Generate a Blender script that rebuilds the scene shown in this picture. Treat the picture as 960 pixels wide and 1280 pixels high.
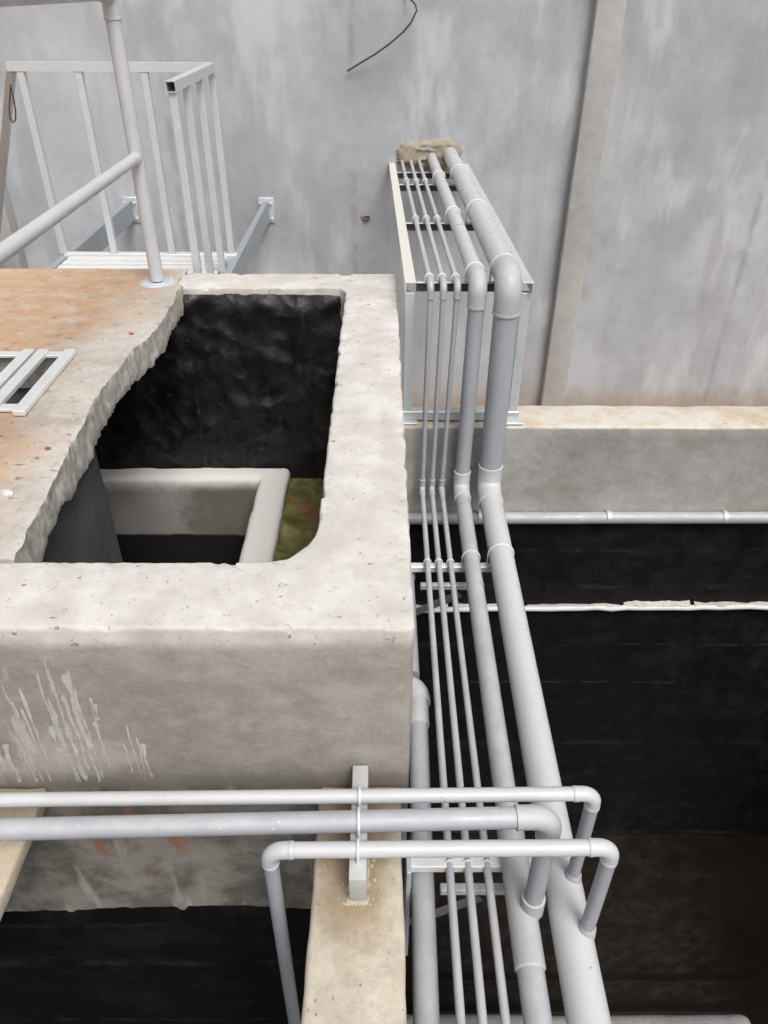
import bpy, bmesh, math, random
from mathutils import Vector, Matrix, noise
random.seed(7)
S = bpy.context.scene
for o in list(bpy.data.objects): bpy.data.objects.remove(o)

# ---------------------------------------------------------------- camera
F, PITCH, YAW, ROLL, CZ = 938.0, math.radians(35.1), math.radians(0.36), math.radians(0.30), 1.17
cd = bpy.data.cameras.new('camera'); cam = bpy.data.objects.new('camera', cd); S.collection.objects.link(cam)
CR = Matrix.Rotation(-YAW, 3, 'Z') @ Matrix.Rotation(math.pi/2 - PITCH, 3, 'X') @ Matrix.Rotation(ROLL, 3, 'Z')
CP = Vector((0, 0, CZ))
cam.matrix_world = Matrix.Translation(CP) @ CR.to_4x4()
cd.sensor_fit = 'VERTICAL'; cd.sensor_height = 36.0; cd.lens = F/1280*36; cd.clip_start = .02; cd.clip_end = 3000
S.camera = cam
S.render.resolution_x, S.render.resolution_y = 768, 1024
# ---------------------------------------------------------------- sky, sun, exposure
W = bpy.data.worlds.new('World'); S.world = W; W.use_nodes = True
wn = W.node_tree.nodes; wl = W.node_tree.links
sky = wn.new('ShaderNodeTexSky'); sky.sky_type = 'NISHITA'; sky.sun_disc = False
SUN_EL, SUN_AZ = math.radians(56), math.radians(152)
sky.sun_elevation = SUN_EL; sky.sun_rotation = SUN_AZ; sky.dust_density = 6; sky.air_density = 1.0; sky.ozone_density = 1.0
hs = wn.new('ShaderNodeHueSaturation'); hs.inputs['Saturation'].default_value = .38      # overcast: pale, even sky
wl.new(sky.outputs[0], hs.inputs['Color']); wl.new(hs.outputs[0], wn['Background'].inputs['Color'])
wn['Background'].inputs['Strength'].default_value = .15
ld = bpy.data.lights.new('sun', 'SUN'); ld.energy = 1.5; ld.angle = math.radians(24); ld.color = (1, .97, .92)
sun = bpy.data.objects.new('sun', ld); S.collection.objects.link(sun)
sd = Vector((math.sin(SUN_AZ)*math.cos(SUN_EL), math.cos(SUN_AZ)*math.cos(SUN_EL), math.sin(SUN_EL)))
sun.rotation_euler = sd.to_track_quat('Z', 'Y').to_euler(); sun.location = (0, 0, 30)
S.view_settings.view_transform = 'Standard'; S.view_settings.look = 'None'; S.view_settings.gamma = 1
S.view_settings.exposure = 0.07

# pixel of the 960x1280 photograph -> point on a plane of the place
def ray(u, v): return CR @ Vector(((u-480)/F, (640-v)/F, -1))
def PZ(u, v, z): d = ray(u, v); return CP + d*((z-CZ)/d.z)
def PY(u, v, y): d = ray(u, v); return CP + d*(y/d.y)

# ---------------------------------------------------------------- node materials
class G:
    def __init__(s, name, rough=.8, spec=.5):
        s.m = bpy.data.materials.new(name); s.m.use_nodes = True
        s.t = s.m.node_tree; s.b = s.t.nodes['Principled BSDF']
        s.b.inputs['Roughness'].default_value = rough; s.b.inputs['Specular IOR Level'].default_value = spec
        g = s.n('ShaderNodeNewGeometry'); s.pos = g.outputs['Position']; s.nor = g.outputs['Normal']
        sp = s.n('ShaderNodeSeparateXYZ'); s.l(s.pos, sp.inputs[0]); s.x, s.y, s.z = sp.outputs
        sn = s.n('ShaderNodeSeparateXYZ'); s.l(s.nor, sn.inputs[0]); s.nz = sn.outputs[2]
    def n(s, k): return s.t.nodes.new(k)
    def l(s, a, b): s.t.links.new(a, b)
    def sv(s, i, v):
        if hasattr(v, 'is_output'): s.l(v, i)
        else: i.default_value = v
    def scl(s, v, sc):
        m = s.n('ShaderNodeVectorMath'); m.operation = 'MULTIPLY'; s.l(v, m.inputs[0]); m.inputs[1].default_value = sc; return m.outputs[0]
    def noise(s, scale, detail=6, rough=.6, sc=None, dist=0., off=None):
        n = s.n('ShaderNodeTexNoise'); v = s.pos
        if off:
            a = s.n('ShaderNodeVectorMath'); s.l(v, a.inputs[0]); a.inputs[1].default_value = off; v = a.outputs[0]
        if sc: v = s.scl(v, sc)
        s.l(v, n.inputs['Vector']); n.inputs['Scale'].default_value = scale; n.inputs['Detail'].default_value = detail
        n.inputs['Roughness'].default_value = rough; n.inputs['Distortion'].default_value = dist
        return n.outputs[0]
    def voro(s, scale, sc=None, feature='F1'):
        n = s.n('ShaderNodeTexVoronoi'); v = s.scl(s.pos, sc) if sc else s.pos
        n.feature = feature; s.l(v, n.inputs['Vector']); n.inputs['Scale'].default_value = scale; return n.outputs[0]
    def mm(s, op, a, b=0., c=0.):
        n = s.n('ShaderNodeMath'); n.operation = op
        for i, v in enumerate((a, b, c)): s.sv(n.inputs[i], v)
        return n.outputs[0]
    def step(s, v, lo, hi, a=0., b=1.):
        n = s.n('ShaderNodeMapRange'); n.interpolation_type = 'SMOOTHSTEP'
        for i, q in enumerate((v, lo, hi, a, b)): s.sv(n.inputs[i], q)
        return n.outputs[0]
    def mix(s, f, a, b, mode='MIX'):
        n = s.n('ShaderNodeMix'); n.data_type = 'RGBA'; n.blend_type = mode; n.clamp_factor = True
        s.sv(n.inputs['Factor'], f)
        for i, q in ((6, a), (7, b)):
            if isinstance(q, tuple): q = (*q[:3], 1)
            s.sv(n.inputs[i], q)
        return n.outputs[2]
    def bump(s, h, dist=.01, strength=1., prev=None):
        n = s.n('ShaderNodeBump'); n.inputs['Distance'].default_value = dist; n.inputs['Strength'].default_value = strength
        s.l(h, n.inputs['Height'])
        if prev is not None: s.l(prev, n.inputs['Normal'])
        return n.outputs[0]
    def out(s, col, normal=None, rough=None):
        s.sv(s.b.inputs['Base Color'], (*col, 1) if isinstance(col, tuple) else col)
        if normal is not None: s.l(normal, s.b.inputs['Normal'])
        if rough is not None: s.sv(s.b.inputs['Roughness'], rough)
        return s.m
def grey(v, t=(1, 1, 1)): return (v*t[0], v*t[1], v*t[2])

def m_concrete(name, c1, c2, blot=.6, streak=.35, pits=.5, fn=None, seed=0, grain=.6, bs=.5):
    g = G(name, .88, .3); o = (seed*3.1, seed*1.7, seed*.9)
    col = g.mix(g.step(g.noise(1.1, 8, .62, off=o), .36, .66), c1, c2)
    col = g.mix(g.mm('MULTIPLY', g.step(g.noise(3.2, 9, .68, dist=.6, off=o), .5, .74), blot), col, g.mix(1, col, (.66, .65, .63), 'MULTIPLY'))
    col = g.mix(g.mm('MULTIPLY', g.step(g.noise(7, 4, .6, sc=(1, 1, .09), off=o), .48, .72), streak), col, g.mix(1, col, (1.22, 1.23, 1.25), 'MULTIPLY'))
    mid = g.noise(13, 9, .78, off=(o[0]+4, o[1], o[2]))
    col = g.mix(1, col, g.mix(g.step(mid, .3, .7), grey(1-.34*grain), grey(1+.16*grain)), 'MULTIPLY')
    fine = g.noise(95, 5, .7, off=o)
    col = g.mix(.5, col, g.mix(g.step(fine, .25, .75), (.78, .78, .78), (1.15, 1.15, 1.15)), 'MULTIPLY') if False else g.mix(g.step(fine, .3, .72), g.mix(1, col, grey(1-.22*grain), 'MULTIPLY'), col)
    pit = g.step(g.voro(22), .05, .085)
    pm = g.mm('MULTIPLY', g.mm('SUBTRACT', 1., pit), g.step(g.noise(2.6, 3, .5, off=o), .5, .62))
    col = g.mix(g.mm('MULTIPLY', pm, pits), col, (.10, .09, .08))
    if fn: col = fn(g, col)
    h = g.mm('ADD', g.mm('MULTIPLY', g.noise(18, 8, .65, off=o), 1.), g.mm('MULTIPLY', fine, .25))
    h = g.mm('SUBTRACT', h, g.mm('MULTIPLY', pm, .6))
    return g.out(col, g.bump(h, .010, bs))

def f_building(g, col):
    # pale scrubbed clouds, damp patches, formwork joints, soil splash at the foot
    col = g.mix(g.mm('MULTIPLY', g.step(g.noise(.75, 5, .6, off=(9, 2, 4)), .44, .66), .6), col, (.52, .55, .585))
    col = g.mix(g.mm('MULTIPLY', g.step(g.noise(1.6, 7, .68, sc=(1, 1, .7), off=(1, 7, 2)), .50, .74), .65), col, (.27, .27, .272))
    col = g.mix(g.mm('MULTIPLY', g.step(g.noise(6, 6, .7, off=(2, 2, 8)), .57, .77), .25), col, (.27, .265, .26))
    col = g.mix(g.mm('MULTIPLY', g.step(g.noise(3.4, 6, .62, sc=(1, 1, .16), off=(3, 8, 6)), .46, .68), .5), col, (.30, .302, .305))
    col = g.mix(g.mm('MULTIPLY', g.step(g.noise(2.1, 5, .6, sc=(1, 1, .35), off=(11, 3, 2)), .52, .66), .6), col, (.55, .575, .60))
    stv = g.mm('MULTIPLY', g.step(g.noise(26, 3, .5, sc=(1, 1, .03), off=(4, 1, 0)), .55, .72), g.step(g.noise(1.3, 4, .6, off=(7, 7, 1)), .42, .62))
    col = g.mix(g.mm('MULTIPLY', stv, .22), col, (.52, .53, .55))
    wob = g.mm('MULTIPLY', g.noise(30, 4, .6), .012)
    for xj in (-.2, -1.55, 2.95):
        ln = g.step(g.mm('ABSOLUTE', g.mm('ADD', g.mm('SUBTRACT', g.x, xj), wob)), .0, .045, 1, 0)
        ln = g.mm('MULTIPLY', ln, g.step(g.noise(4, 4, .6, off=(xj, 0, 3)), .40, .6)); col = g.mix(g.mm('MULTIPLY', ln, .35), col, (.17, .17, .17))
    zz = g.mm('ADD', g.z, g.mm('MULTIPLY', g.noise(6, 6, .65), .35))
    return g.mix(g.mm('MULTIPLY', g.step(zz, -1.80, -1.55, 1, 0), .6), col, (.31, .22, .14))
def f_tank(g, col):
    # lime slurry on the rims, plain render on the faces, dirtier below the joint
    wob = g.mm('ADD', g.z, g.mm('MULTIPLY', g.mm('SUBTRACT', g.noise(9, 7, .7), .5), .05))
    # smeared trowel patches and a pale wash where lime ran down
    col = g.mix(g.mm('MULTIPLY', g.step(g.noise(2.6, 8, .7, sc=(.7, 1, 1.3), off=(6, 3, 1)), .46, .62), .65), col, (.42, .395, .365))
    col = g.mix(g.mm('MULTIPLY', g.step(g.noise(4.1, 8, .72, sc=(.8, 1, 1.2), off=(2, 8, 5)), .52, .68), .6), col, (.235, .205, .17))
    wx = g.step(g.mm('ADD', g.x, g.mm('MULTIPLY', g.noise(8, 5, .6), .25)), -.80, -.60, 1, 0)
    ws = g.mm('MULTIPLY', g.step(g.noise(24, 6, .65, sc=(1, 1, .16), off=(3, 0, 3)), .50, .64), g.mm('MULTIPLY', wx, g.step(g.z, -.10, -.16)))
    col = g.mix(g.mm('MULTIPLY', ws, .6), col, (.53, .52, .50))
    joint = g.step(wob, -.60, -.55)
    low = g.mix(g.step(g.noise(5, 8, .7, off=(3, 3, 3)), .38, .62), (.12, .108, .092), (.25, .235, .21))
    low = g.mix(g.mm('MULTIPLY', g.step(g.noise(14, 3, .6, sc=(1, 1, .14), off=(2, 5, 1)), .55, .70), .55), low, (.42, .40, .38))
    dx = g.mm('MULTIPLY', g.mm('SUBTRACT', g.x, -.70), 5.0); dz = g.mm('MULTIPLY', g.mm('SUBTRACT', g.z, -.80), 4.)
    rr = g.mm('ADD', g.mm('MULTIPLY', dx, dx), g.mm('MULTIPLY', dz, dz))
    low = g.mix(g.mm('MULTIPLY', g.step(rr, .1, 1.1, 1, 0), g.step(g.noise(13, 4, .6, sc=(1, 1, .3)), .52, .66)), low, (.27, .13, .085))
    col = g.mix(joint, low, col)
    band = g.mm('MULTIPLY', g.step(wob, -.60, -.575), g.step(wob, -.555, -.50, 1, 0))
    col = g.mix(g.mm('MULTIPLY', band, .55), col, (.13, .12, .105))
    wht = g.mix(g.step(g.noise(5, 8, .66, off=(5, 0, 1)), .35, .7), (.48, .46, .43), (.64, .62, .59))
    wht = g.mix(g.mm('MULTIPLY', g.step(g.noise(2.4, 5, .6, off=(8, 0, 2)), .56, .72), .7), wht, (.52, .44, .35))
    wht = g.mix(g.step(g.noise(24, 6, .7, sc=(1, 1.6, 1), off=(3, 1, 7)), .625, .665), wht, (.17, .155, .14))
    wht = g.mix(g.mm('MULTIPLY', g.step(g.noise(3.2, 7, .7, off=(1, 6, 2)), .54, .70), .4), wht, (.47, .445, .41))
    wht = g.mix(g.step(g.noise(60, 3, .6), .64, .72), wht, (.30, .28, .26))
    col = g.mix(g.mm('MULTIPLY', g.step(wob, -.075, -.03), g.step(g.noise(16, 8, .7, off=(4, 2, 7)), .28, .44, .35, 1)), col, wht)
    return col
def f_backtank(g, col):
    wht = g.mix(g.step(g.noise(6, 8, .66), .38, .66), (.58, .55, .50), (.48, .40, .30))
    wht = g.mix(g.step(g.noise(16, 6, .7, sc=(1, 2.4, 1)), .64, .67), wht, (.13, .12, .10))
    col = g.mix(g.mm('MULTIPLY', g.step(g.noise(2.5, 6, .6, sc=(.6, 1, 1.4)), .52, .7), .5), col, (.27, .235, .19))
    wob = g.mm('ADD', g.z, g.mm('MULTIPLY', g.mm('SUBTRACT', g.noise(14, 7, .7), .5), .02))
    return g.mix(g.step(wob, -.573, -.562), col, wht)
def f_slab(g, col):
    # orange soil trodden over the cover, left bare along the broken edge
    mx = g.mm('ADD', g.x, g.mm('MULTIPLY', g.mm('SUBTRACT', g.noise(2.3, 7, .65), .5), .75))
    soil = g.mix(g.step(g.noise(7, 8, .7, sc=(1, 1.8, 1)), .35, .68), (.47, .285, .175), (.50, .375, .265))
    hole = g.mm('MULTIPLY', g.step(g.y, 2.0, 2.2), g.step(g.y, 2.72, 2.95, 1, 0))
    mx = g.mm('ADD', mx, g.mm('MULTIPLY', hole, .10))
    mask = g.step(mx, -1.24, -.92, 1, 0)
    col = g.mix(g.mm('MULTIPLY', mask, g.step(g.noise(11, 7, .7, off=(1, 1, 0)), .28, .48, .45, 1)), col, soil)
    col = g.mix(g.step(g.noise(24, 5, .7, sc=(.8, 1.7, 1), off=(6, 2, 0)), .60, .67), col, (.17, .16, .13))
    col = g.mix(g.mm('MULTIPLY', g.step(g.noise(8, 8, .75, off=(4, 4, 2)), .52, .66), .45), col, (.55, .52, .47))
    col = g.mix(g.step(g.noise(30, 4, .7, sc=(1, 1.5, 1), off=(2, 9, 0)), .69, .72), col, (.74, .73, .70))
    col = g.mix(g.step(g.noise(19, 3, .6, off=(5, 9, 3)), .71, .735), col, (.45, .17, .09))
    side = g.step(g.nz, .35, .75, 1, 0)
    br = g.mix(g.step(g.noise(26, 8, .7), .35, .65), (.33, .315, .28), (.48, .46, .415))
    return g.mix(side, col, br)
def f_beam(g, col):
    col = g.mix(g.mm('MULTIPLY', g.step(g.noise(3, 7, .65, sc=(1, .7, 1)), .42, .68), .8), col, (.50, .385, .25))
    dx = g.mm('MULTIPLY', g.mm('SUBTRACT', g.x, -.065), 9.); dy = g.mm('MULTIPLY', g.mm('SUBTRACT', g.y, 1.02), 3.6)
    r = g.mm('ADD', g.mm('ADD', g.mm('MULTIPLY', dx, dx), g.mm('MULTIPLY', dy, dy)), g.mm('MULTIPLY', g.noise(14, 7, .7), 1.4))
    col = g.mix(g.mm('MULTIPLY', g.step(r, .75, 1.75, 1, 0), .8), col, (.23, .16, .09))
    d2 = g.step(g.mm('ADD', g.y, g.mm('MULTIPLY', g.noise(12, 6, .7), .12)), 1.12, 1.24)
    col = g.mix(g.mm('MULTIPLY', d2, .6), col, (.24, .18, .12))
    return g.mix(g.step(g.noise(42, 4, .6), .66, .71), col, (.18, .125, .08))

def f_weir(g, col):
    wob = g.mm('ADD', g.z, g.mm('MULTIPLY', g.mm('SUBTRACT', g.noise(10, 6, .6), .5), .03))
    col = g.mix(g.step(g.mm('ADD', wob, g.mm('MULTIPLY', g.noise(25, 5, .6), .05)), -1.04, -.955), col, (.70, .69, .66))
    d = g.mm('ADD', g.x, g.mm('MULTIPLY', g.noise(5, 5, .6), .5))
    col = g.mix(g.mm('MULTIPLY', g.step(d, -.86, -.70), g.step(wob, -1.06, -1.0, 1, 0)), col, (.19, .175, .155))
    return g.mix(g.step(wob, -1.345, -1.325, 1, 0), col, (.012, .011, .012))

M = {}
M['building'] = m_concrete('building_concrete', (.345, .362, .39), (.44, .462, .495), .3, .12, .25, f_building, 1, .2, .12)
M['pilaster'] = m_concrete('pilaster_concrete', (.36, .36, .35), (.43, .43, .425), .4, .15, .3, None, 14, .3, .2)
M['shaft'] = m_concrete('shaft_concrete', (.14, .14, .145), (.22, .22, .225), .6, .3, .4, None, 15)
M['pier'] = m_concrete('pier_concrete', (.24, .23, .235), (.30, .29, .29), .3, 0, .2, None, 16)
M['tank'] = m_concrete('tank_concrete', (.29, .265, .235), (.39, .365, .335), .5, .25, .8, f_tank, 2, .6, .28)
M['backtank'] = m_concrete('tank_wall_concrete', (.31, .30, .28), (.41, .40, .385), .55, .2, .5, f_backtank, 3, .5, .3)
M['slab'] = m_concrete('slab_concrete', (.44, .41, .36), (.58, .55, .50), .6, .0, .8, f_slab, 4, .6, .4)
M['beam'] = m_concrete('beam_concrete', (.50, .445, .36), (.60, .55, .47), .45, .0, .8, f_beam, 5, .6, .35)
M['weir'] = m_concrete('weir_concrete', (.31, .30, .285), (.40, .39, .37), .4, .2, .4, f_weir, 6, .4, .25)
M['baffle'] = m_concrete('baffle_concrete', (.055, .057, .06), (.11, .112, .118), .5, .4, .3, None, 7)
M['mortar'] = m_concrete('mortar', (.26, .225, .175), (.37, .325, .26), .7, 0, .5, None, 8)
M['soil'] = m_concrete('soil', (.33, .20, .12), (.42, .29, .18), .7, 0, .3, None, 9)

def m_bitumen(name, lump, gloss, dust=(.10, .085, .075), spread=.66, seed=0, spec=.5, lines=(), scales=0.):
    g = G(name, gloss, spec); o = (seed, seed*2., seed*.5)
    col = g.mix(g.noise(3, 7, .65, off=o), (.004, .0036, .0042), (.012, .0105, .0115))
    col = g.mix(g.step(g.noise(9, 9, .75, sc=(.35, 1, 1.6), off=o), spread, spread+.12), col, dust)
    col = g.mix(g.mm('MULTIPLY', g.step(g.noise(34, 3, .55, off=o), .70, .73), g.step(g.noise(2, 3, .5, off=o), .45, .6)), col, tuple(x*1.8 for x in dust))
    run = g.mm('MULTIPLY', g.step(g.noise(20, 4, .6, sc=(1, 1, .06), off=o), .56, .68), g.step(g.noise(1.5, 4, .6, off=(o[0], 3, 1)), .45, .62))
    col = g.mix(g.mm('MULTIPLY', run, .5), col, dust)
    wob = g.mm('ADD', g.z, g.mm('MULTIPLY', g.mm('SUBTRACT', g.noise(3, 6, .7, off=o), .5), .03))
    for zl, wd, st in lines:       # pour lines and old water marks
        ln = g.mm('MULTIPLY', g.step(g.mm('ABSOLUTE', g.mm('SUBTRACT', wob, zl)), 0., wd, 1, 0), g.step(g.noise(5, 6, .7, off=(zl, 0, 1)), .42, .62))
        col = g.mix(g.mm('MULTIPLY', ln, st), col, (.05, .042, .036))
    h = g.mm('ADD', g.mm('MULTIPLY', g.noise(4.5, 4, .5, dist=.3, off=o), lump), g.mm('MULTIPLY', g.noise(45, 6, .65, sc=(1, 1, .5), off=o), .18))
    if scales: h = g.mm('ADD', h, g.mm('MULTIPLY', g.step(g.voro(8.5, (1, 1, .8)), .0, .75), scales))
    return g.out(col, g.bump(h, .03, .7), g.step(g.noise(6, 5, .65, off=o), .35, .65, gloss-.1, gloss+.3))
M['bitumen'] = m_bitumen('bitumen_thick', 1.1, .40, (.05, .044, .042), seed=1, spread=.66, spec=.45, scales=.8)
M['bitumen_flat'] = m_bitumen('bitumen_brushed', .5, .45, (.017, .014, .0125), .57, 4, .2, [(-1.30, .02, .35), (-1.55, .03, .4), (-2.0, .012, .6), (-2.32, .010, .9), (-2.9, .03, .3), (-3.92, .03, .7)])

def m_pvc(name, c, rough=.38, dirt=.35):
    g = G(name, rough, .5)
    col = g.mix(g.step(g.noise(4, 6, .6), .4, .7), c, tuple(x*.90 for x in c))
    col = g.mix(g.mm('MULTIPLY', g.step(g.noise(28, 7, .72, off=(1, 8, 3)), .57, .74), dirt*.6), col, tuple(x*.62 for x in c))
    col = g.mix(g.mm('MULTIPLY', g.step(g.noise(75, 3, .6, off=(3, 3, 1)), .70, .74), .8), col, (.72, .72, .71))
    # light from above painted in, patchy and pale on what faces up
    up = g.mm('MULTIPLY', g.step(g.nz, .1, .9), g.step(g.noise(9, 6, .7, off=(7, 2, 1)), .35, .65, .35, .9))
    col = g.mix(g.mm('MULTIPLY', up, .5), col, (.55, .55, .545))
    # grimy hand and glue smears, small spatters
    col = g.mix(g.mm('MULTIPLY', g.step(g.noise(5, 8, .75, off=(2, 5, 9)), .56, .70), dirt*.9), col, tuple(x*y for x, y in zip(c, (.74, .70, .64))))
    col = g.mix(g.mm('MULTIPLY', g.step(g.noise(50, 2, .5, off=(9, 1, 4)), .765, .785), .7), col, (.12, .10, .08))
    return g.out(col, g.bump(g.noise(120, 4, .6), .002, .25), g.step(g.noise(14, 5, .65), .3, .7, rough-.08, rough+.2))
M['pvc'] = m_pvc('grey_pvc', (.33, .345, .38))
M['pvc_light'] = m_pvc('light_grey_pvc', (.50, .51, .53), .32, .12)
M['pvc_fit'] = m_pvc('pale_fitting_pvc', (.39, .40, .41), .42, .25)
M['rail_paint'] = m_pvc('grey_rail_paint', (.50, .515, .54), .35, .15)
M['pvc_white'] = m_pvc('white_pvc', (.66, .66, .65), .45, .9)

def m_galv(name, c, metal=.55, rough=.42):
    g = G(name, rough, .5); g.b.inputs['Metallic'].default_value = metal
    col = g.mix(g.step(g.voro(60), .1, .6), c, tuple(x*.95 for x in c))
    col = g.mix(g.mm('MULTIPLY', g.step(g.noise(6, 5, .6), .5, .75), .25), col, tuple(x*.78 for x in c))
    return g.out(col, g.bump(g.noise(60, 5, .6), .002, .2), g.step(g.noise(20, 4, .6), .3, .7, rough-.1, rough+.15))
M['galv'] = m_galv('galvanised_steel', (.60, .635, .66), .3)
M['galv_bright'] = m_galv('bright_galvanised_steel', (.78, .79, .79), .25, .4)
M['galv_blue'] = m_galv('blue_grey_galvanised_steel', (.36, .40, .44), .3, .45)  # darker blue-grey steel tone for the bracket arms
M['galv_cream'] = m_galv('painted_rail', (.70, .69, .62), .1, .5)
M['steel_shade'] = m_galv('shaded_steel', (.075, .075, .078), .2, .6)  # shade below the rack bars' top flange, put into the web colour
M['steel_dull'] = m_galv('dull_steel', (.22, .22, .22), .3, .6)
M['wire'] = G('rusty_wire', .7).out((.075, .04, .03))
M['rust'] = G('rust', .9).out((.16, .06, .025))
M['paint'] = m_concrete('lime_drips', (.62, .605, .58), (.45, .435, .41), .6, 0, 0, None, 11)
g = G('chip', .9); M['tag'] = g.out((.40, .36, .30))
M['support'] = m_pvc('support_paint', (.40, .41, .385), .5, .3)

def m_water(name, col, rough=.03):
    g = G(name, rough, .5); g.b.inputs['IOR'].default_value = 1.33
    c = g.mix(g.step(g.noise(1.2, 6, .6), .35, .65), col, tuple(x*.6 for x in col))
    c = g.mix(g.mm('MULTIPLY', g.step(g.noise(14, 8, .7, dist=.8), .60, .72), .2), c, tuple(x*2.6 for x in col))
    c = g.mix(g.step(g.noise(38, 2, .5), .80, .82), c, (.12, .10, .08))
    return g.out(c, g.bump(g.noise(5, 2, .4), .004, .12))
M['water'] = m_water('murky_water', (.017, .013, .010))
def m_sludge():
    g = G('algae_sludge', .35, .5)
    col = g.mix(g.step(g.noise(9, 8, .7), .36, .64), (.09, .095, .03), (.22, .20, .07))
    col = g.mix(g.step(g.noise(4, 6, .65, off=(2, 1, 0)), .50, .60), col, (.19, .10, .045))
    col = g.mix(g.step(g.noise(40, 5, .7), .60, .68), col, (.05, .04, .02))
    return g.out(col, g.bump(g.noise(25, 7, .7), .012, .8))
M['sludge'] = m_sludge()

# ---------------------------------------------------------------- mesh helpers
C = S.collection
ROOT = {}
def rootloc(o):
    while o.parent: o = o.parent
    return o.location
def tag(o, label=None, cat=None, group=None, kind=None):
    if label: o['label'] = label
    if cat: o['category'] = cat
    if group: o['group'] = group
    if kind: o['kind'] = kind
    return o
def thing(name, label, cat, loc, group=None):
    o = bpy.data.objects.new(name, None); C.objects.link(o); o.location = loc; o.empty_display_size = .1
    return tag(o, label, cat, group)
def obj(name, bm, mat, parent=None, smooth=True, angle=40, kind=None, label=None):
    if parent is not None: bmesh.ops.translate(bm, verts=bm.verts, vec=-rootloc(parent))
    bmesh.ops.recalc_face_normals(bm, faces=bm.faces)
    me = bpy.data.meshes.new(name)
    if smooth:
        for f in bm.faces: f.smooth = True
        for e in bm.edges:
            if len(e.link_faces) == 2 and e.calc_face_angle(0) > math.radians(angle): e.smooth = False
    bm.to_mesh(me); bm.free()
    o = bpy.data.objects.new(name, me); C.objects.link(o)
    me.materials.append(M[mat] if isinstance(mat, str) else mat)
    if parent is not None: o.parent = parent
    if kind: o['kind'] = kind
    if label: o['label'] = label
    return o
def fbm(p, s, oct=3): return noise.fractal(Vector(p)*s, 1.0, 2.0, oct, noise_basis='PERLIN_ORIGINAL')
def box(x0, x1, y0, y1, z0, z1, bev=0., seg=2, bm=None):
    b = bmesh.new()
    vs = [b.verts.new((x, y, z)) for x in (x0, x1) for y in (y0, y1) for z in (z0, z1)]
    for q in ((0, 1, 3, 2), (4, 6, 7, 5), (0, 4, 5, 1), (2, 3, 7, 6), (0, 2, 6, 4), (1, 5, 7, 3)): b.faces.new([vs[i] for i in q])
    if bev: bmesh.ops.bevel(b, geom=list(b.edges), offset=bev, segments=seg, affect='EDGES', profile=.5)
    if bm is None: return b
    me = bpy.data.meshes.new('t'); b.to_mesh(me); b.free(); bm.from_mesh(me); bpy.data.meshes.remove(me); return bm
def rough_box(x0, x1, y0, y1, z0, z1, bev, step, amp, fs=6., zmin=None):
    b = box(x0, x1, y0, y1, z0, z1, bev, 3)
    for ax, lo, hi in ((0, x0, x1), (1, y0, y1), (2, z0 if zmin is None else max(z0, zmin), z1)):
        n = int((hi-lo)/step)
        for i in range(1, n):
            co = [0, 0, 0]; no = [0, 0, 0]; co[ax] = lo+(hi-lo)*i/n; no[ax] = 1
            bmesh.ops.bisect_plane(b, geom=list(b.verts)+list(b.edges)+list(b.faces), plane_co=co, plane_no=no, dist=1e-5)
    b.normal_update()
    for v, nn in [(v, v.normal.copy()) for v in b.verts]: v.co += nn*amp*fbm(v.co, fs, 4)
    return b
def grid(nu, nv, fn, bm=None):
    b = bm or bmesh.new()
    vs = [[b.verts.new(fn(i/nu, j/nv)) for j in range(nv+1)] for i in range(nu+1)]
    for i in range(nu):
        for j in range(nv): b.faces.new((vs[i][j], vs[i+1][j], vs[i+1][j+1], vs[i][j+1]))
    return b
def bar(p, q, w, h, up=(0, 0, 1), bev=.002, bm=None, hollow=0):
    """rectangular bar from p to q: w across, h along up; hollow > 0 leaves the ends open with that wall"""
    p, q = Vector(p), Vector(q); d = (q-p).normalized(); s = d.cross(Vector(up)).normalized(); u = s.cross(d)
    L = (q-p).length; b = bmesh.new()
    def ring(t, a, c): return [b.verts.new(p+d*t+s*x*a/2+u*y*c/2) for x, y in ((-1, -1), (1, -1), (1, 1), (-1, 1))]
    r0, r1 = ring(0, w, h), ring(L, w, h)
    for i in range(4): b.faces.new((r0[i], r0[(i+1) % 4], r1[(i+1) % 4], r1[i]))
    if hollow:
        k0, k1 = ring(0, w-2*hollow, h-2*hollow), ring(L, w-2*hollow, h-2*hollow)
        for i in range(4):
            j = (i+1) % 4
            b.faces.new((k0[i], k1[i], k1[j], k0[j])); b.faces.new((r0[i], k0[i], k0[j], r0[j])); b.faces.new((r1[i], r1[j], k1[j], k1[i]))
    else:
        b.faces.new(r0[::-1]); b.faces.new(r1)
        if bev: bmesh.ops.bevel(b, geom=list(b.edges), offset=bev, segments=1, affect='EDGES')
    if bm is None: return b
    me = bpy.data.meshes.new('t'); b.to_mesh(me); b.free(); bm.from_mesh(me); bpy.data.meshes.remove(me); return bm
def tube(path, rad, seg=22, bm=None, cap=True):
    b = bm or bmesh.new(); path = [Vector(p) for p in path]; n = len(path)
    T = [((path[min(i+1, n-1)]-path[max(i-1, 0)]).normalized()) for i in range(n)]
    ref = Vector((0, 0, 1)) if abs(T[0].z) < .9 else Vector((1, 0, 0))
    nrm = T[0].cross(ref).normalized(); rings = []
    for i in range(n):
        nrm = (nrm - T[i]*nrm.dot(T[i])).normalized(); bi = T[i].cross(nrm)
        r = rad[i] if isinstance(rad, (list, tuple)) else rad
        rings.append([b.verts.new(path[i]+(nrm*math.cos(2*math.pi*k/seg)+bi*math.sin(2*math.pi*k/seg))*r) for k in range(seg)])
    for i in range(n-1):
        for k in range(seg): b.faces.new((rings[i][k], rings[i][(k+1) % seg], rings[i+1][(k+1) % seg], rings[i+1][k]))
    if cap: b.faces.new(rings[0][::-1]); b.faces.new(rings[-1])
    return b
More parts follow.
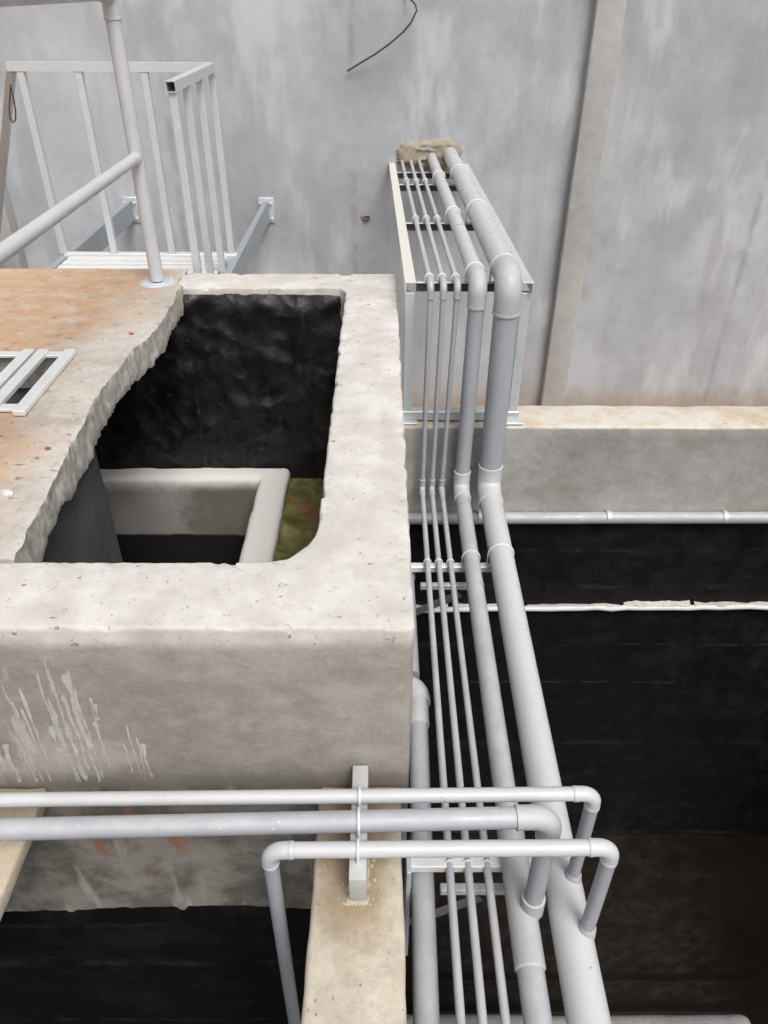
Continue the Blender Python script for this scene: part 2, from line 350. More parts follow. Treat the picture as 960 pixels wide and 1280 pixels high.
def sagged(p, q, n=1, sag=0., jit=0.):
    p, q = Vector(p), Vector(q); return [p.lerp(q, i/n)+Vector((jit*fbm((i*.7, p.x, p.y), 1.1, 2), 0, -sag*4*(i/n)*(1-i/n)+jit*fbm((p.y, i*.6, 2), 1.3, 2))) for i in range(n+1)]
def arc(c, p, q, n=10):
    """corner c: fillet from p (on the incoming leg) to q (on the outgoing leg), equal distances"""
    a = (p-c); b_ = (q-c); L = a.length; th = a.angle(b_); r = L*math.tan(th/2)
    ctr = c+(a.normalized()+b_.normalized()).normalized()*(L/math.cos(th/2)); v0 = p-ctr; v1 = q-ctr; tot = v0.angle(v1); ax = v0.cross(v1).normalized()
    return [ctr+Matrix.Rotation(tot*i/n, 3, ax) @ v0 for i in range(n+1)]
def elbow(c, d0, d1, R, bendr, sock, parent, mat='pvc_fit', fat=1.13):
    """push-fit elbow: curved body with a socket and lip at either end; d0, d1 point away from the corner"""
    d0, d1 = Vector(d0).normalized(), Vector(d1).normalized(); c = Vector(c)
    p, q = c+d0*bendr, c+d1*bendr
    path = [p+d0*sock]+arc(c, p, q)+[q+d1*sock]
    b = tube(path, R*fat)
    for e, d in ((path[0], d0), (path[-1], d1)): tube([e-d*.008, e-d*.007, e+d*.003, e+d*.004], [R*fat, R*fat*1.035, R*fat*1.035, R*fat], bm=b)
    return obj('elbow', b, mat, parent)
def uclamp(p, d, R, up, parent, legs=.05, w=.0035, mat='galv_bright', band=False):
    """U-bolt (or pressed strap) over a pipe at p with axis d"""
    p, d, up = Vector(p), Vector(d).normalized(), Vector(up).normalized(); s = d.cross(up).normalized(); r = R+w*.8
    path = [p-s*r-up*legs]+[p-s*r*math.cos(t)+up*r*math.sin(t) for t in [math.pi*i/14 for i in range(15)]]+[p+s*r-up*legs]
    return obj('clamp', tube(path, w, 8), mat, parent)

# ================================================================ SETTING
zw = -3.96
XR = 3.55
def quad_sheet(name, rects, z, mat, kind='structure'):
    b = bmesh.new()
    for x0, x1, y0, y1 in rects: b.faces.new([b.verts.new(p) for p in ((x0, y0, z), (x1, y0, z), (x1, y1, z), (x0, y1, z))])
    return tag(obj(name, b, mat), kind=kind)
GX0, GX1, GY0, GY1 = -3.25, XR+.25, -2.25, 3.42
quad_sheet('ground', [(-600, 600, GY1+.35, 600), (-600, 600, -600, GY0), (-600, GX0, GY0, GY1+.35), (GX1, 600, GY0, GY1+.35)], -2.02, 'soil')
quad_sheet('water', [(-3.0, XR, -2.0, 1.2), (.085, XR, 1.2, 3.16)], zw, 'water')

# building wall far behind
YB = 6.15
bw = thing('building_wall', 'tall smooth grey concrete wall filling the background', 'wall', (0, YB, -2.02))
def wallfn(u, v):
    x, z = -7+15*u, -2.3+6.2*v; return (x, YB-.004*fbm((x, 0, z), 1.2, 3), z)
b = grid(60, 30, wallfn)
r = bmesh.ops.extrude_face_region(b, geom=list(b.faces)); bmesh.ops.translate(b, verts=[e for e in r['geom'] if isinstance(e, bmesh.types.BMVert)], vec=(0, .22, 0))
obj('wall_panel', b, 'building', bw)
xa, xb = PY(745, 0, YB-.05).x, PY(783, 0, YB-.05).x
obj('pilaster', rough_box(xa, xb, YB-.085, YB+.05, -2.3, 3.9, .012, .12, .006, 3), 'pilaster', bw)
xl = PY(17, 300, YB-.13).x
obj('pilaster', rough_box(xl-.3, xl, YB-.14, YB+.05, -2.3, 3.9, .012, .15, .006, 3), 'pilaster', bw)
# mortar collar round the pipe penetration
mc = [PY(494, 192, YB), PY(500, 180, YB), PY(520, 175, YB), PY(540, 174, YB), PY(560, 172, YB), PY(574, 177, YB), PY(578, 190, YB), PY(574, 202, YB), PY(556, 212, YB), PY(530, 212, YB), PY(505, 208, YB), PY(494, 202, YB)]
ctr = sum(mc, Vector())/len(mc)
b = bmesh.new(); NN = 72; NR = 9; rows = []
for k in range(NR+1):
    t = k/NR; row = []
    for i in range(NN):
        f = i/NN*len(mc); a = mc[int(f)].lerp(mc[(int(f)+1) % len(mc)], f-int(f)); p = ctr.lerp(a, t)
        w = 1+.10*fbm((math.cos(i*.0873*1)*2, math.sin(i*.0873)*2, 1), 2.3, 3)*t; p = ctr+(p-ctr)*w
        p.y = YB+.006-.045*math.sqrt(max(0, 1-t**5))-.016*fbm((p.x, t, p.z), 14, 3)*(t < 1); row.append(b.verts.new(p))
    rows.append(row)
for k in range(NR):
    for i in range(NN):
        f = (rows[k][i], rows[k][(i+1) % NN], rows[k+1][(i+1) % NN], rows[k+1][i]); b.faces.new(f)
bmesh.ops.remove_doubles(b, verts=b.verts, dist=1e-5)
obj('mortar_patch', b, 'mortar', bw, angle=80)
# rusty tie stub and a loose wire on the wall
p = PY(457, 272, YB); bm_ = tube([p+Vector((-.03, .01, .004)), p+Vector((.0, -.012, 0)), p+Vector((.035, -.012, .006))], [.014, .02, .012], 10)
for v in bm_.verts: v.co += Vector((.006, .004, .008))*fbm(v.co, 40, 2)
obj('tie_stub', bm_, 'mortar', bw); obj('rust_spot', tube([p+Vector((-.012, -.028, .015)), p+Vector((.03, -.03, .015))], .006, 8), 'rust', bw)
wp = [PY(x, y, YB-d) for x, y, d in ((434, 89, .03), (450, 79, .05), (470, 67, .07), (488, 54, .09), (504, 40, .10), (514, 28, .11), (521, 13, .11), (519, 5, .10), (512, -2, .06), (505, -7, .0), (500, -10, -.03))]
wo = obj('wall_wire', tube(wp, .006, 8), 'wire'); tag(wo, 'thin rusty wire curling out of the grey wall near its top', 'wire')

# ================================================================ RAISED CONCRETE TANK (rim at z = 0)
OX0, OX1, OY0, OY1 = -3.2, .078, 1.216, 3.72
IX0, IX1, IY0, IY1 = -3.0, -.165, 1.452, 3.50
rt = thing('raised_tank', 'raised concrete tank with white rim, open corner and broken cover slab', 'tank', (-1.5, 2.4, -4.6))
def rrect(x0, x1, y0, y1, rad, ns, nc):
    pts = []
    cs = [(x1, y0, -90), (x1, y1, 0), (x0, y1, 90), (x0, y0, 180)]
    sg = [(-1, 1), (-1, -1), (1, -1), (1, 1)]
    arcs = []
    for (x, y, a0), (sx, sy), r_ in zip(cs, sg, rad):
        cx, cy = x+sx*r_, y+sy*r_
        arcs.append([(cx+r_*math.cos(math.radians(a0+90*i/nc)), cy+r_*math.sin(math.radians(a0+90*i/nc))) for i in range(nc+1)])
    for k in range(4):
        pts += arcs[k]; a, c = arcs[k][-1], arcs[(k+1) % 4][0]
        pts += [(a[0]+(c[0]-a[0])*i/ns[k], a[1]+(c[1]-a[1])*i/ns[k]) for i in range(1, ns[k])]
    return pts
ns = (110, 110, 20, 170)
outer = rrect(OX0, OX1, OY0, OY1, (.022, .022, .02, .02), ns, 6)
inner = rrect(IX0, IX1, IY0, IY1, (.15, .06, .03, .03), ns, 6)
zs = [-4.6, -3.2, -2.2, -1.6, -1.3, -1.1, -.95, -.8, -.7, -.64, -.60, -.57, -.54]+[-.5+.04*i for i in range(12)]
RD = .013
b = bmesh.new(); cols = []
for (ox, oy), (ix, iy) in zip(outer, inner):
    o2, i2 = Vector((ox, oy, 0)), Vector((ix, iy, 0)); d = (o2-i2); w = d.length; d.normalize(); sec = []
    for z in zs: sec.append(i2+Vector((0, 0, z)))
    for k in range(6):
        t = math.radians(90*k/5); sec.append(i2+d*RD*(1-math.cos(t))+Vector((0, 0, -RD*(1-math.sin(t)))))
    for k in range(1, 6): sec.append(i2+d*(RD+(w-2*RD)*k/6))
    for k in range(6):
        t = math.radians(90*k/5); sec.append(o2-d*RD*(1-math.sin(t))+Vector((0, 0, -RD*(1-math.cos(t)))))
    for z in zs[::-1]: sec.append(o2+Vector((0, 0, z)))
    for s_ in sec:
        if s_.z > -1.3:
            k_ = 1 if s_.z > -.03 else .35
            s_ += d*k_*(.0035*fbm(s_, 12, 5)+.002*fbm(s_, 1.3, 2))*(1 if (s_-o2).length < (s_-i2).length else -1); s_.z += .0025*fbm(s_+Vector((5, 0, 0)), 4.5, 4)
    for j_, s_ in enumerate(sec):
        if s_.z > -.035 and min((s_-o2).xy.length, (s_-i2).xy.length) < .03:
            ch = max(0, fbm(s_+Vector((3, 3, 0)), 14, 4)-.18)+max(0, fbm(s_, 40, 3)-.25)*.4
            s_.z -= .022*ch; s_ -= d*.022*ch*(1 if (s_-o2).length < (s_-i2).length else -1)
    cols.append([b.verts.new(s_) for s_ in sec])
n = len(cols)
for i in range(n):
    a, c = cols[i], cols[(i+1) % n]
    for j in range(len(a)-1): b.faces.new((a[j], c[j], c[j+1], a[j+1]))
    b.faces.new((a[-1], c[-1], c[0], a[0]))
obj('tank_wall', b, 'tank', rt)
# thick bitumen on the inside of the far and right walls, 12 mm proud, lumpy
def lining(name, o_, du, dv, nrm, nu, nv, amp, fs, ragged, parent, mat, thick=.012, seed=0.):
    o_, du, dv, nrm = map(Vector, (o_, du, dv, nrm))
    def fn(u, v):
        p = o_+du*u; top = dv*(1+ragged(p, u)); q = p+top*v
        f = amp*(fbm(q+Vector((seed, 0, 0)), fs, 4)+.8*max(0, fbm(q+Vector((0, seed, 3)), fs*2.3, 3)))
        e = min(1, (1-v)*nv/1.5)
        return q+nrm*(thick*(.15+.85*e)+max(f, -.55*thick)*e)
    return obj(name, grid(nu, nv, fn), mat, parent, angle=80)
rag = lambda p, u: .0016*fbm((p.x*7, p.y*7, 1), 3, 4)
lining('bitumen_lining', (IX0, IY1, -4.5), (IX1-IX0, 0, 0), (0, 0, 4.468), (0, -1, 0), 150, 190, .024, 5.5, rag, rt, 'bitumen', .022)
lining('bitumen_lining', (IX1, IY1, -4.5), (0, IY0-IY1, 0), (0, 0, 4.44), (-1, 0, 0), 60, 80, .012, 5.5, rag, rt, 'bitumen')
# brushed bitumen low on the outside near wall, uneven upper edge
def rag2(p, u):
    x = p.x; return (.035*math.exp(-((x+.55)/.34)**2)+.010*fbm((x*2, 0, 0), 2, 3)+.006*fbm((x*14, 3, 0), 2, 3)-(.02 if abs(x+.62) < .012 else 0)-(.012 if abs(x+.97) < .018 else 0))/3.4
lining('bitumen_lining', (OX0, OY0, -4.6), (OX1-OX0-.012, 0, 0), (0, 0, 3.375), (0, -1, 0), 260, 90, .004, 6, rag2, rt, 'bitumen_flat', .008)
lining('bitumen_lining', (OX1, OY0+.012, -4.6), (0, 3.16-OY0, 0), (0, 0, 3.48), (1, 0, 0), 30, 60, .004, 6, rag, rt, 'bitumen_flat', .006)
# weir wall (L shaped), its channel and the baffle beneath the slab
WZ = -.97
wx0, wx1, wy = -.645, -.490, 3.345
b = bmesh.new()
L = [(-3.0, wy), (wx0, wy), (wx0, IY0+.01), (wx1, IY0+.01), (wx1, IY1-.03), (-3.0, IY1-.03)]
f = b.faces.new([b.verts.new((x, y, -4.5)) for x, y in L]); r = bmesh.ops.extrude_face_region(b, geom=[f])
bmesh.ops.translate(b, verts=[e for e in r['geom'] if isinstance(e, bmesh.types.BMVert)], vec=(0, 0, 4.5+WZ))
ed = [e for e in b.edges if min(v.co.z for v in e.verts) > WZ-.01 or (abs(e.verts[0].co.x-wx1) < .01 and abs(e.verts[1].co.x-wx1) < .01 and min(v.co.y for v in e.verts) > 3.4)]
bmesh.ops.bevel(b, geom=ed, offset=.03, segments=4, affect='EDGES', profile=.5)
for ax, lo, hi, st in ((0, -3., wx1, .05), (1, IY0, IY1, .05), (2, -1.6, WZ, .05)):
    k = int((hi-lo)/st)
    for i in range(1, k):
        co = [0, 0, 0]; no = [0, 0, 0]; co[ax] = lo+(hi-lo)*i/k; no[ax] = 1
        bmesh.ops.bisect_plane(b, geom=list(b.verts)+list(b.edges)+list(b.faces), plane_co=co, plane_no=no, dist=1e-5)
b.normal_update()
for v, nn in [(v, v.normal.copy()) for v in b.verts]: v.co += nn*.007*fbm(v.co, 6, 4)
obj('weir_wall', b, 'weir', rt)
def slfn(u, v):
    x, y = wx1-.02+(IX1-wx1+.03)*u, IY0-.05+(IY1-IY0+.03)*v
    return (x, y, -1.045+.012*fbm((x, y, 0), 8, 4)+.05*max(0, fbm((x, y, 3), 3.2, 3))*math.exp(-((y-2.95)/.35)**2))
obj('channel_sludge', grid(30, 120, slfn), 'sludge', rt, label='olive and brown algae sludge in the side channel')
b = bmesh.new(); b.faces.new([b.verts.new(q) for q in ((IX0, IY0, -1.95), (wx0, IY0, -1.95), (wx0, wy, -1.95), (IX0, wy, -1.95))]); obj('tank_water', b, 'water', rt)
BX = PZ(118, 552, -.11).x
obj('baffle_wall', rough_box(BX-.13, BX, IY0-.02, PZ(118, 552, -.11).y, -4.0, -.10, .012, .06, .004, 5, -1.6), 'baffle', rt)
# cover slab with a broken edge and the hatch hole
HX0, HX1 = -2.05, -1.20
HY0, HY1 = PZ(30, 510, .02).y+.005, PZ(60, 443, .02).y+.0
key = [(PZ(u, v, .012).y, PZ(u, v, .012).x) for u, v in ((17, 697), (50, 634), (96, 543), (110, 515), (127, 482), (160, 445), (190, 415), (206, 396), (216, 378), (221, 366))]
def edge_x(y):
    if y <= key[0][0]: return key[0][1]
    for (a, xa_), (c, xc_) in zip(key, key[1:]):
        if a <= y <= c: return xa_+(xc_-xa_)*(y-a)/(c-a)
    return key[-1][1]
SY0, SY1 = IY0-.006, 3.735
ys = sorted(set([round(SY0+(SY1-SY0)*i/330, 4) for i in range(331)]+[HY0, HY1]))
b = bmesh.new(); rows = []
NE = 18
for y in ys:
    ex = edge_x(y)+.008*fbm((0, y*6, 4), 1.2, 4)+.0025*fbm((2, y*16, 4), 1.5, 3)
    if y > 3.50: ex = edge_x(3.45)-.03+.02*fbm((0, y*9, 2), 1.5, 3)
    xs = [-3.25, HX0-.3, HX0, HX1]+[HX1+(ex-HX1)*t for t in (.1, .2, .3, .4, .5, .6, .7, .78, .86, .92, .96, .985, 1.0)]
    row = []
    for i, x in enumerate(xs):
        z = .012+.004*fbm((x*1, y, 0), 5, 4)-(.007*max(0, (i-14)/2.)**2*(.5+fbm((x, y*9, 1), 2, 3)))
        row.append(b.verts.new((x, y, z)))
    th = .104+.030*fbm((7, y*3, 1), 1.2, 3)+.014*fbm((1, y*9, 6), 1.4, 4)
    for k in range(1, 9):
        t = k/8; row.append(b.verts.new((ex-.002+(.005*fbm((1, y, t*.12), 9, 5)+.003*fbm((4, y, t*.12), 50, 3))+.004*t-.03*max(0,t-.8), y, -.004-th*t)))
    for x in (ex-.3, HX1, HX0, -3.25): row.append(b.verts.new((x, y, -.12)))
    rows.append(row)
nt = 17
for r0, r1, y0_, y1_ in zip(rows, rows[1:], ys, ys[1:]):
    inh = y0_ >= HY0-1e-4 and y1_ <= HY1+1e-4
    for i in range(len(r0)-1):
        if inh and (i == 2 or i == len(r0)-3): continue
        b.faces.new((r0[i], r0[i+1], r1[i+1], r1[i]))
    if inh:
        b.faces.new((r0[3], r1[3], r1[len(r0)-3], r0[len(r0)-3])); b.faces.new((r0[2], r0[len(r0)-2], r1[len(r0)-2], r1[2]))
for yy in (HY0, HY1):
    k = ys.index(yy); r0 = rows[k]; e = len(r0); b.faces.new((r0[2], r0[3], r0[e-3], r0[e-2]))
for r0 in (rows[0], rows[-1]): b.faces.new(r0)
obj('cover_slab', b, 'slab', rt, angle=50, label='orange-stained concrete cover slab with a ragged broken edge')
# shaft seen through the hatch
obj('shaft_wall', rough_box(HX0-.25, HX0-.06, HY0-.3, HY1+.3, -1.6, -.125, .01, .2, .003), 'shaft', rt)
obj('shaft_wall', rough_box(HX0-.05, -1.23, HY1+.02, HY1+.14, -1.6, -.125, .01, .1, .003), 'shaft', rt)
# white lime drips running down the near face
def drips():
    b = bmesh.new(); rnd = random.Random(5)
    seeds = [(rnd.uniform(0, 95), rnd.uniform(825, 890), rnd.uniform(40, 150)) for _ in range(12)]+[(rnd.uniform(60, 120), rnd.uniform(830, 910), rnd.uniform(30, 120)) for _ in range(8)]
    seeds += [(118, 880, 20), (126, 935, 18), (158, 906, 62), (170, 922, 40), (178, 930, 42), (156, 930, 36), (112, 872, 30), (82, 905, 70), (92, 880, 90), (24, 860, 90), (5, 930, 55), (30, 940, 45)]
    for u, v, ln in seeds:
        p = PY(u, v, OY0-.0); q = PY(u, v+ln, OY0); z0, z1 = p.z, max(q.z, -.56); w0 = rnd.choice((.002, .003, .0035, .005, .008)); n_ = 26; L_, R_ = [], []
        ph = rnd.uniform(0, 9); yo = rnd.uniform(0, 4)
        for i in range(n_+1):
            t = i/n_; z = z0+(z1-z0)*t; x = p.x+.006*fbm((ph, z*9, 0), 1.3, 2)
            w = w0*(.55+.45*math.exp(-(t/.35)**2)+.5*fbm((ph, z*40, 2), 1., 3)+.35*math.exp(-((t-.92)/.07)**2)-.2*t); w = max(w, .0012)*(1 if 0 < i < n_ else .3)
            y = OY0-.0006-.0003*yo; L_.append(b.verts.new((x-w, y, z))); R_.append(b.verts.new((x+w, y, z)))
        for i in range(n_): b.faces.new((L_[i], R_[i], R_[i+1], L_[i+1]))
    r = bmesh.ops.extrude_face_region(b, geom=list(b.faces)); bmesh.ops.translate(b, verts=[e for e in r['geom'] if isinstance(e, bmesh.types.BMVert)], vec=(0, .012, 0))
    return b
obj('lime_drips', drips(), 'paint', rt, kind='stuff')

# ================================================================ MAIN TANK WALLS
TZ = -.56
YT = 3.17
tw = thing('tank_back_wall', 'grey concrete tank wall with pale top edge below the pipe rack', 'wall', (1.8, YT+.1, -4.6))
obj('wall_body', rough_box(OX1+.004, XR+.24, YT, YT+.235, -4.6, TZ, .014, .06, .006, 5, -1.2), 'backtank', tw)
zb = PY(800, 648, YT).z
rag3 = lambda p, u: .002*fbm((p.x*9, 0, 1), 3, 3)
lining('bitumen_lining', (OX1+.012, YT, -4.6), (XR-OX1-.012, 0, 0), (0, 0, 4.6+zb), (0, -1, 0), 200, 190, .009, 3.5, rag3, tw, 'bitumen_flat', .010, 3.)
rw = thing('tank_side_wall', 'bitumen-lined concrete tank wall standing beyond the right edge', 'wall', (XR+.1, 0, -4.6))
obj('wall_body', box(XR, XR+.235, -2.0, YT-.004, -4.6, TZ, .012), 'backtank', rw)
obj('bitumen_lining', box(XR-.01, XR-.0005, -1.99, YT-.02, -4.6, -1.09), 'bitumen_flat', rw)
nw = thing('tank_near_wall', 'concrete tank wall behind the viewer', 'wall', (0, -2.1, -4.6))
obj('wall_body', box(-3.2, XR+.235, -2.235, -2.004, -4.6, TZ, .012), 'backtank', nw)
obj('bitumen_lining', box(-3.0, XR-.02, -2.003, -1.994, -4.6, -1.09), 'bitumen_flat', nw)
lw = thing('tank_left_wall', 'concrete tank wall left of the beams', 'wall', (-3.1, 0, -4.6))
obj('wall_body', box(-3.2, -3.0, -2.0, OY0-.012, -4.6, TZ, .012), 'backtank', lw)
obj('bitumen_lining', box(-2.9995, -2.99, -1.99, OY0-.03, -4.6, -1.09), 'bitumen_flat', lw)

# beams spanning from the raised tank to the viewer's side
BZ = -.57
bl, br = PZ(395, 1042, BZ).x, PZ(503.5, 1068, BZ).x
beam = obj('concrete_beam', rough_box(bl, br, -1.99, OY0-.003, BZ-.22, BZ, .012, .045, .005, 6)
           , 'beam'); tag(beam, 'sandy concrete beam running towards the viewer beneath the three crossing pipes', 'beam')
bx = PZ(31, 1050, BZ).x
beam2 = obj('concrete_beam', rough_box(bx-.22, bx, -1.99, OY0-.003, BZ-.055, BZ, .012, .045, .006, 6), 'beam'); tag(beam2, 'rust-stained concrete beam cut off by the left edge', 'beam')

# low concrete pier inside the tank below the pipe run
pc = PZ(938, 1263, -1.62)
pier = obj('concrete_pier', rough_box(bl+.03, pc.x, -.6, pc.y, -4.6, -1.62, .035, .08, .004, 5, -1.9), 'pier'); tag(pier, 'low grey concrete pier deep in the tank at the bottom edge, beneath the pipe run', 'pier')

# ================================================================ ROUND GUARDRAIL ON THE SLAB
gp = PZ(197, 352, .014)
gr = thing('guardrail', 'round grey pipe guardrail with elbow, bolted to the slab corner', 'railing', gp)
GZ = 1.145; zm = PY(163, 197, gp.y).z; GY = 1.40
R1 = .031
obj('post', tube([gp+Vector((0, 0, .008)), (gp.x, gp.y, GZ-.09)], R1), 'rail_paint', gr)
obj('post', tube([(gp.x, GY, .02), (gp.x, GY, GZ-.02)], R1), 'rail_paint', gr)
elbow((gp.x, gp.y, GZ), (0, 0, -1), (0, -1, 0), R1, .05, .04, gr, 'rail_paint', 1.07)
obj('top_rail', tube([(gp.x, gp.y-.09, GZ), (gp.x, GY, GZ)], R1), 'rail_paint', gr)
obj('mid_rail', tube([(gp.x, gp.y-.015, zm), (gp.x, GY, zm)], .0235), 'rail_paint', gr)
obj('mid_rail_collar', tube([(gp.x, gp.y-.022, zm), (gp.x, gp.y-.055, zm)], .027), 'rail_paint', gr)
for y in (gp.y, GY):
    pl = obj('base_plate', tube([(gp.x, y, -.004), (gp.x, y, .012), (gp.x, y, .016)], [.085, .085, .080], 32), 'galv', gr)
    for a in (30, 150, 210, 330): obj('bolt', tube([(gp.x+.064*math.cos(math.radians(a)), y+.064*math.sin(math.radians(a)), z) for z in (.016, .026)], .008, 6), 'galv', pl, smooth=False)

# ================================================================ GALVANISED PLATFORM WITH BALUSTERS
pz = -.20
PYN, PYF = 3.78, 4.72
TR = PY(262, 84, PYF).z
pxl, pxr = PY(12, 92, PYF).x, PY(264, 84, PYF).x
ap = thing('access_platform', 'galvanised steel platform with slatted floor and baluster guard beside the wall', 'platform', ((pxl+pxr)/2, (PYN+PYF)/2, pz))
T = .044
gxl = PZ(82, 319, pz).x
ns_ = 11
for i in range(ns_):
    y = PYN+.032+(PYF-.073-PYN-.032)*i/(ns_-1)
    obj('floor_slat', box(gxl+.03, pxr-.025, y-.0305, y+.0305, pz-.03, pz, .003, 1), 'galv_bright', ap, smooth=False)
obj('edge_channel', box(gxl-.012, pxr+.03, PYF-.030, PYF+.03, pz-.06, pz+.006, .003, 1), 'galv_bright', ap)
obj('edge_channel', box(gxl-.012, pxr+.03, PYN-.045, PYN-.008, pz-.06, pz-.004, .003, 1), 'galv_bright', ap)
for x in (gxl-.01, pxr+.03):
    arm = obj('bracket_arm', box(x-.022, x+.022, PYN-.008, YB-.012, pz-.15, pz-.004, .004, 1), 'galv_blue', ap)
    obj('wall_plate', box(x-.06, x+.06, YB-.012, YB+.004, pz-.17, pz+.02, .004, 1), 'galv', arm)
    for dx, dz in ((.04, -.02), (.04, -.135), (-.04, -.02), (-.04, -.135)):
        obj('bolt', tube([(x+dx, YB-.026, pz+dz), (x+dx, YB-.010, pz+dz)], .010, 6), 'galv_bright', arm, smooth=False)
obj('top_rail', bar((pxl, PYF, TR), (pxr, PYF, TR), T, T, hollow=.003), 'galv', ap, smooth=False)
yn = PZ(203, 112, TR).y
yn = max(yn, PYN-.02)
obj('side_rail', bar((pxr, yn, TR), (pxr, PYF-T/2, TR), T, T, hollow=.003), 'galv', ap, smooth=False)
for u in (27, 99, 181):
    x = PY(u, 92, PYF).x; obj('baluster', bar((x, PYF, pz+.006), (x, PYF, TR-T/2), .038, .038, up=(0, 1, 0)), 'galv', ap, smooth=False)
for u, v in ((266, 95), (250, 103), (233, 108), (207, 120)):
    d = ray(u, v); y = min(max((pxr/d.x)*d.y, yn+.03), PYF); obj('baluster', bar((pxr, y, pz-.004), (pxr, y, TR-T/2), .036, .036, up=(0, 1, 0)), 'galv', ap, smooth=False)
q = PY(-9, 345, YB-.01)
obj('stay', bar((pxl+.012, PYF+.01, TR-.015), q, .04, .04, up=(0, 1, 0)), 'galv', ap, smooth=False)
lp = [PY(x, y, PYF-.03) for x, y in ((13, 106), (16, 118), (19.5, 138), (19.5, 150), (16.5, 153), (13, 148), (11.5, 138), (12.5, 118), (13.5, 106))]
tag(obj('wire_loop', tube(lp, .0045, 8), 'wire'), 'small rusty wire loop tied to the left end of the galvanised guard', 'wire')

# ================================================================ HATCH LEAVES IN THE SLAB
def leaf(label, x0, x1, extra=()):
    y0, y1 = PZ(30, 515, .03).y, PZ(90, 437, .03).y
    t = thing('hatch_frame', label, 'hatch', ((x0+x1)/2, (y0+y1)/2, .012), 'galvanised hatch frames in the slab')
    w = .042
    for x in (x0+w/2, x1-w/2): obj('side_bar', box(x-w/2, x+w/2, y0, y1, .014, .034, .003, 1), 'galv_bright', t, smooth=False)
    for y in (y0+.045, y1-.03): obj('end_bar', box(x0+w+.001, x1-w-.001, y-.02, y+.02, .015, .028, .003, 1), 'galv_bright', t, smooth=False)
    for x in extra: obj('cross_bar', box(x-.02, x+.02, y0+.07, y1-.055, .015, .027, .003, 1), 'galv_bright', t, smooth=False)
    return t
hxr = PZ(92, 437, .04).x; hxm = PZ(31, 446, .04).x
leaf('galvanised hatch frame lying in the slab, the right hand one', hxm+.014, hxr)
leaf('galvanised hatch frame with a cross bar, cut off by the left edge', hxm-.62, hxm, (hxm-.16,))

# ================================================================ PIPE RACK
RY = 3.215
RZ = PY(585, 351, RY).z                    # top of the rack
zf = PY(500, 203, YB).z
rl0, rl1 = PY(513, 350, RY).x, PY(660, 350, RY).x
rw0, rw1 = PY(490, 205, YB).x, PY(581, 205, YB).x
rk = thing('pipe_rack', 'steel angle rack carrying five pipes from the wall, standing on the tank wall', 'rack', ((rl0+rl1)/2, RY, TZ))
def rackpt(s, t): # s: 0 left .. 1 right, t: 0 front .. 1 wall
    return Vector((rl0+(rw0-rl0)*t, RY, RZ)).lerp(Vector((rl1+(rw1-rl1)*t, RY, RZ)), s)+Vector((0, (YB-.004-RY)*t, (zf-RZ)*t))
def angle_rail(s, flip, mat):
    p, q = rackpt(s, 0)+Vector((0, -.02, 0)), rackpt(s, 1); b = bmesh.new(); hw = .024
    bar(p+Vector((0, 0, -.003)), q+Vector((0, 0, -.003)), 2*hw, .005, bm=b, bev=.001)
    bar(p+Vector((flip*(hw-.0025), 0, -.0282)), q+Vector((flip*(hw-.0025), 0, -.0282)), .005, .045, bm=b, bev=.001)
    return obj('side_rail', b, mat, rk, smooth=False)
angle_rail(0, -1, 'galv_cream'); angle_rail(1, 1, 'galv')
def tfor(v):
    # rack fraction whose centre projects on row v
    best = min(range(401), key=lambda i: abs(((CR.transposed() @ (rackpt(.4, i/400)-CP)).y/-(CR.transposed() @ (rackpt(.4, i/400)-CP)).z)*-F+640-v)); return best/400
TC = [0.0, tfor(277), tfor(229), tfor(214)]
for t in TC:
    a, c = rackpt(0, t), rackpt(1, t); b = bmesh.new(); off = Vector((0, .006 if t == 0 else 0, -.009))
    e = Vector((.026, 0, 0))
    bar(a+e+off, c-e+off, .022, .004, bm=b, bev=.001, up=(0, 0, 1)); cb = obj('cross_bar', b, 'galv', rk, smooth=False)
    wo_ = off+Vector((0, .004, -.024)); obj('bar_web', bar(a+e+wo_, c-e+wo_, .005, .034, bev=.001), 'steel_shade', cb, smooth=False)
for s in (0, 1):
    a = rackpt(s, 0); zb_ = TZ+.02
    obj('leg', bar((a.x, RY+.022, zb_+.04), (a.x, RY+.022, a.z-.055), .042, .036, up=(0, 1, 0)), 'galv', rk, smooth=False)
    obj('foot_plate', box(a.x-.05, a.x+.05, RY-.035, RY+.075, TZ+.004, TZ+.014, .002, 1), 'galv', rk, smooth=False)
a, c = rackpt(0, 0), rackpt(1, 0)
obj('foot_bar', box(a.x-.03, c.x+.03, RY-.004, RY+.046, TZ+.014, TZ+.06, .003, 1), 'galv', rk, smooth=False)

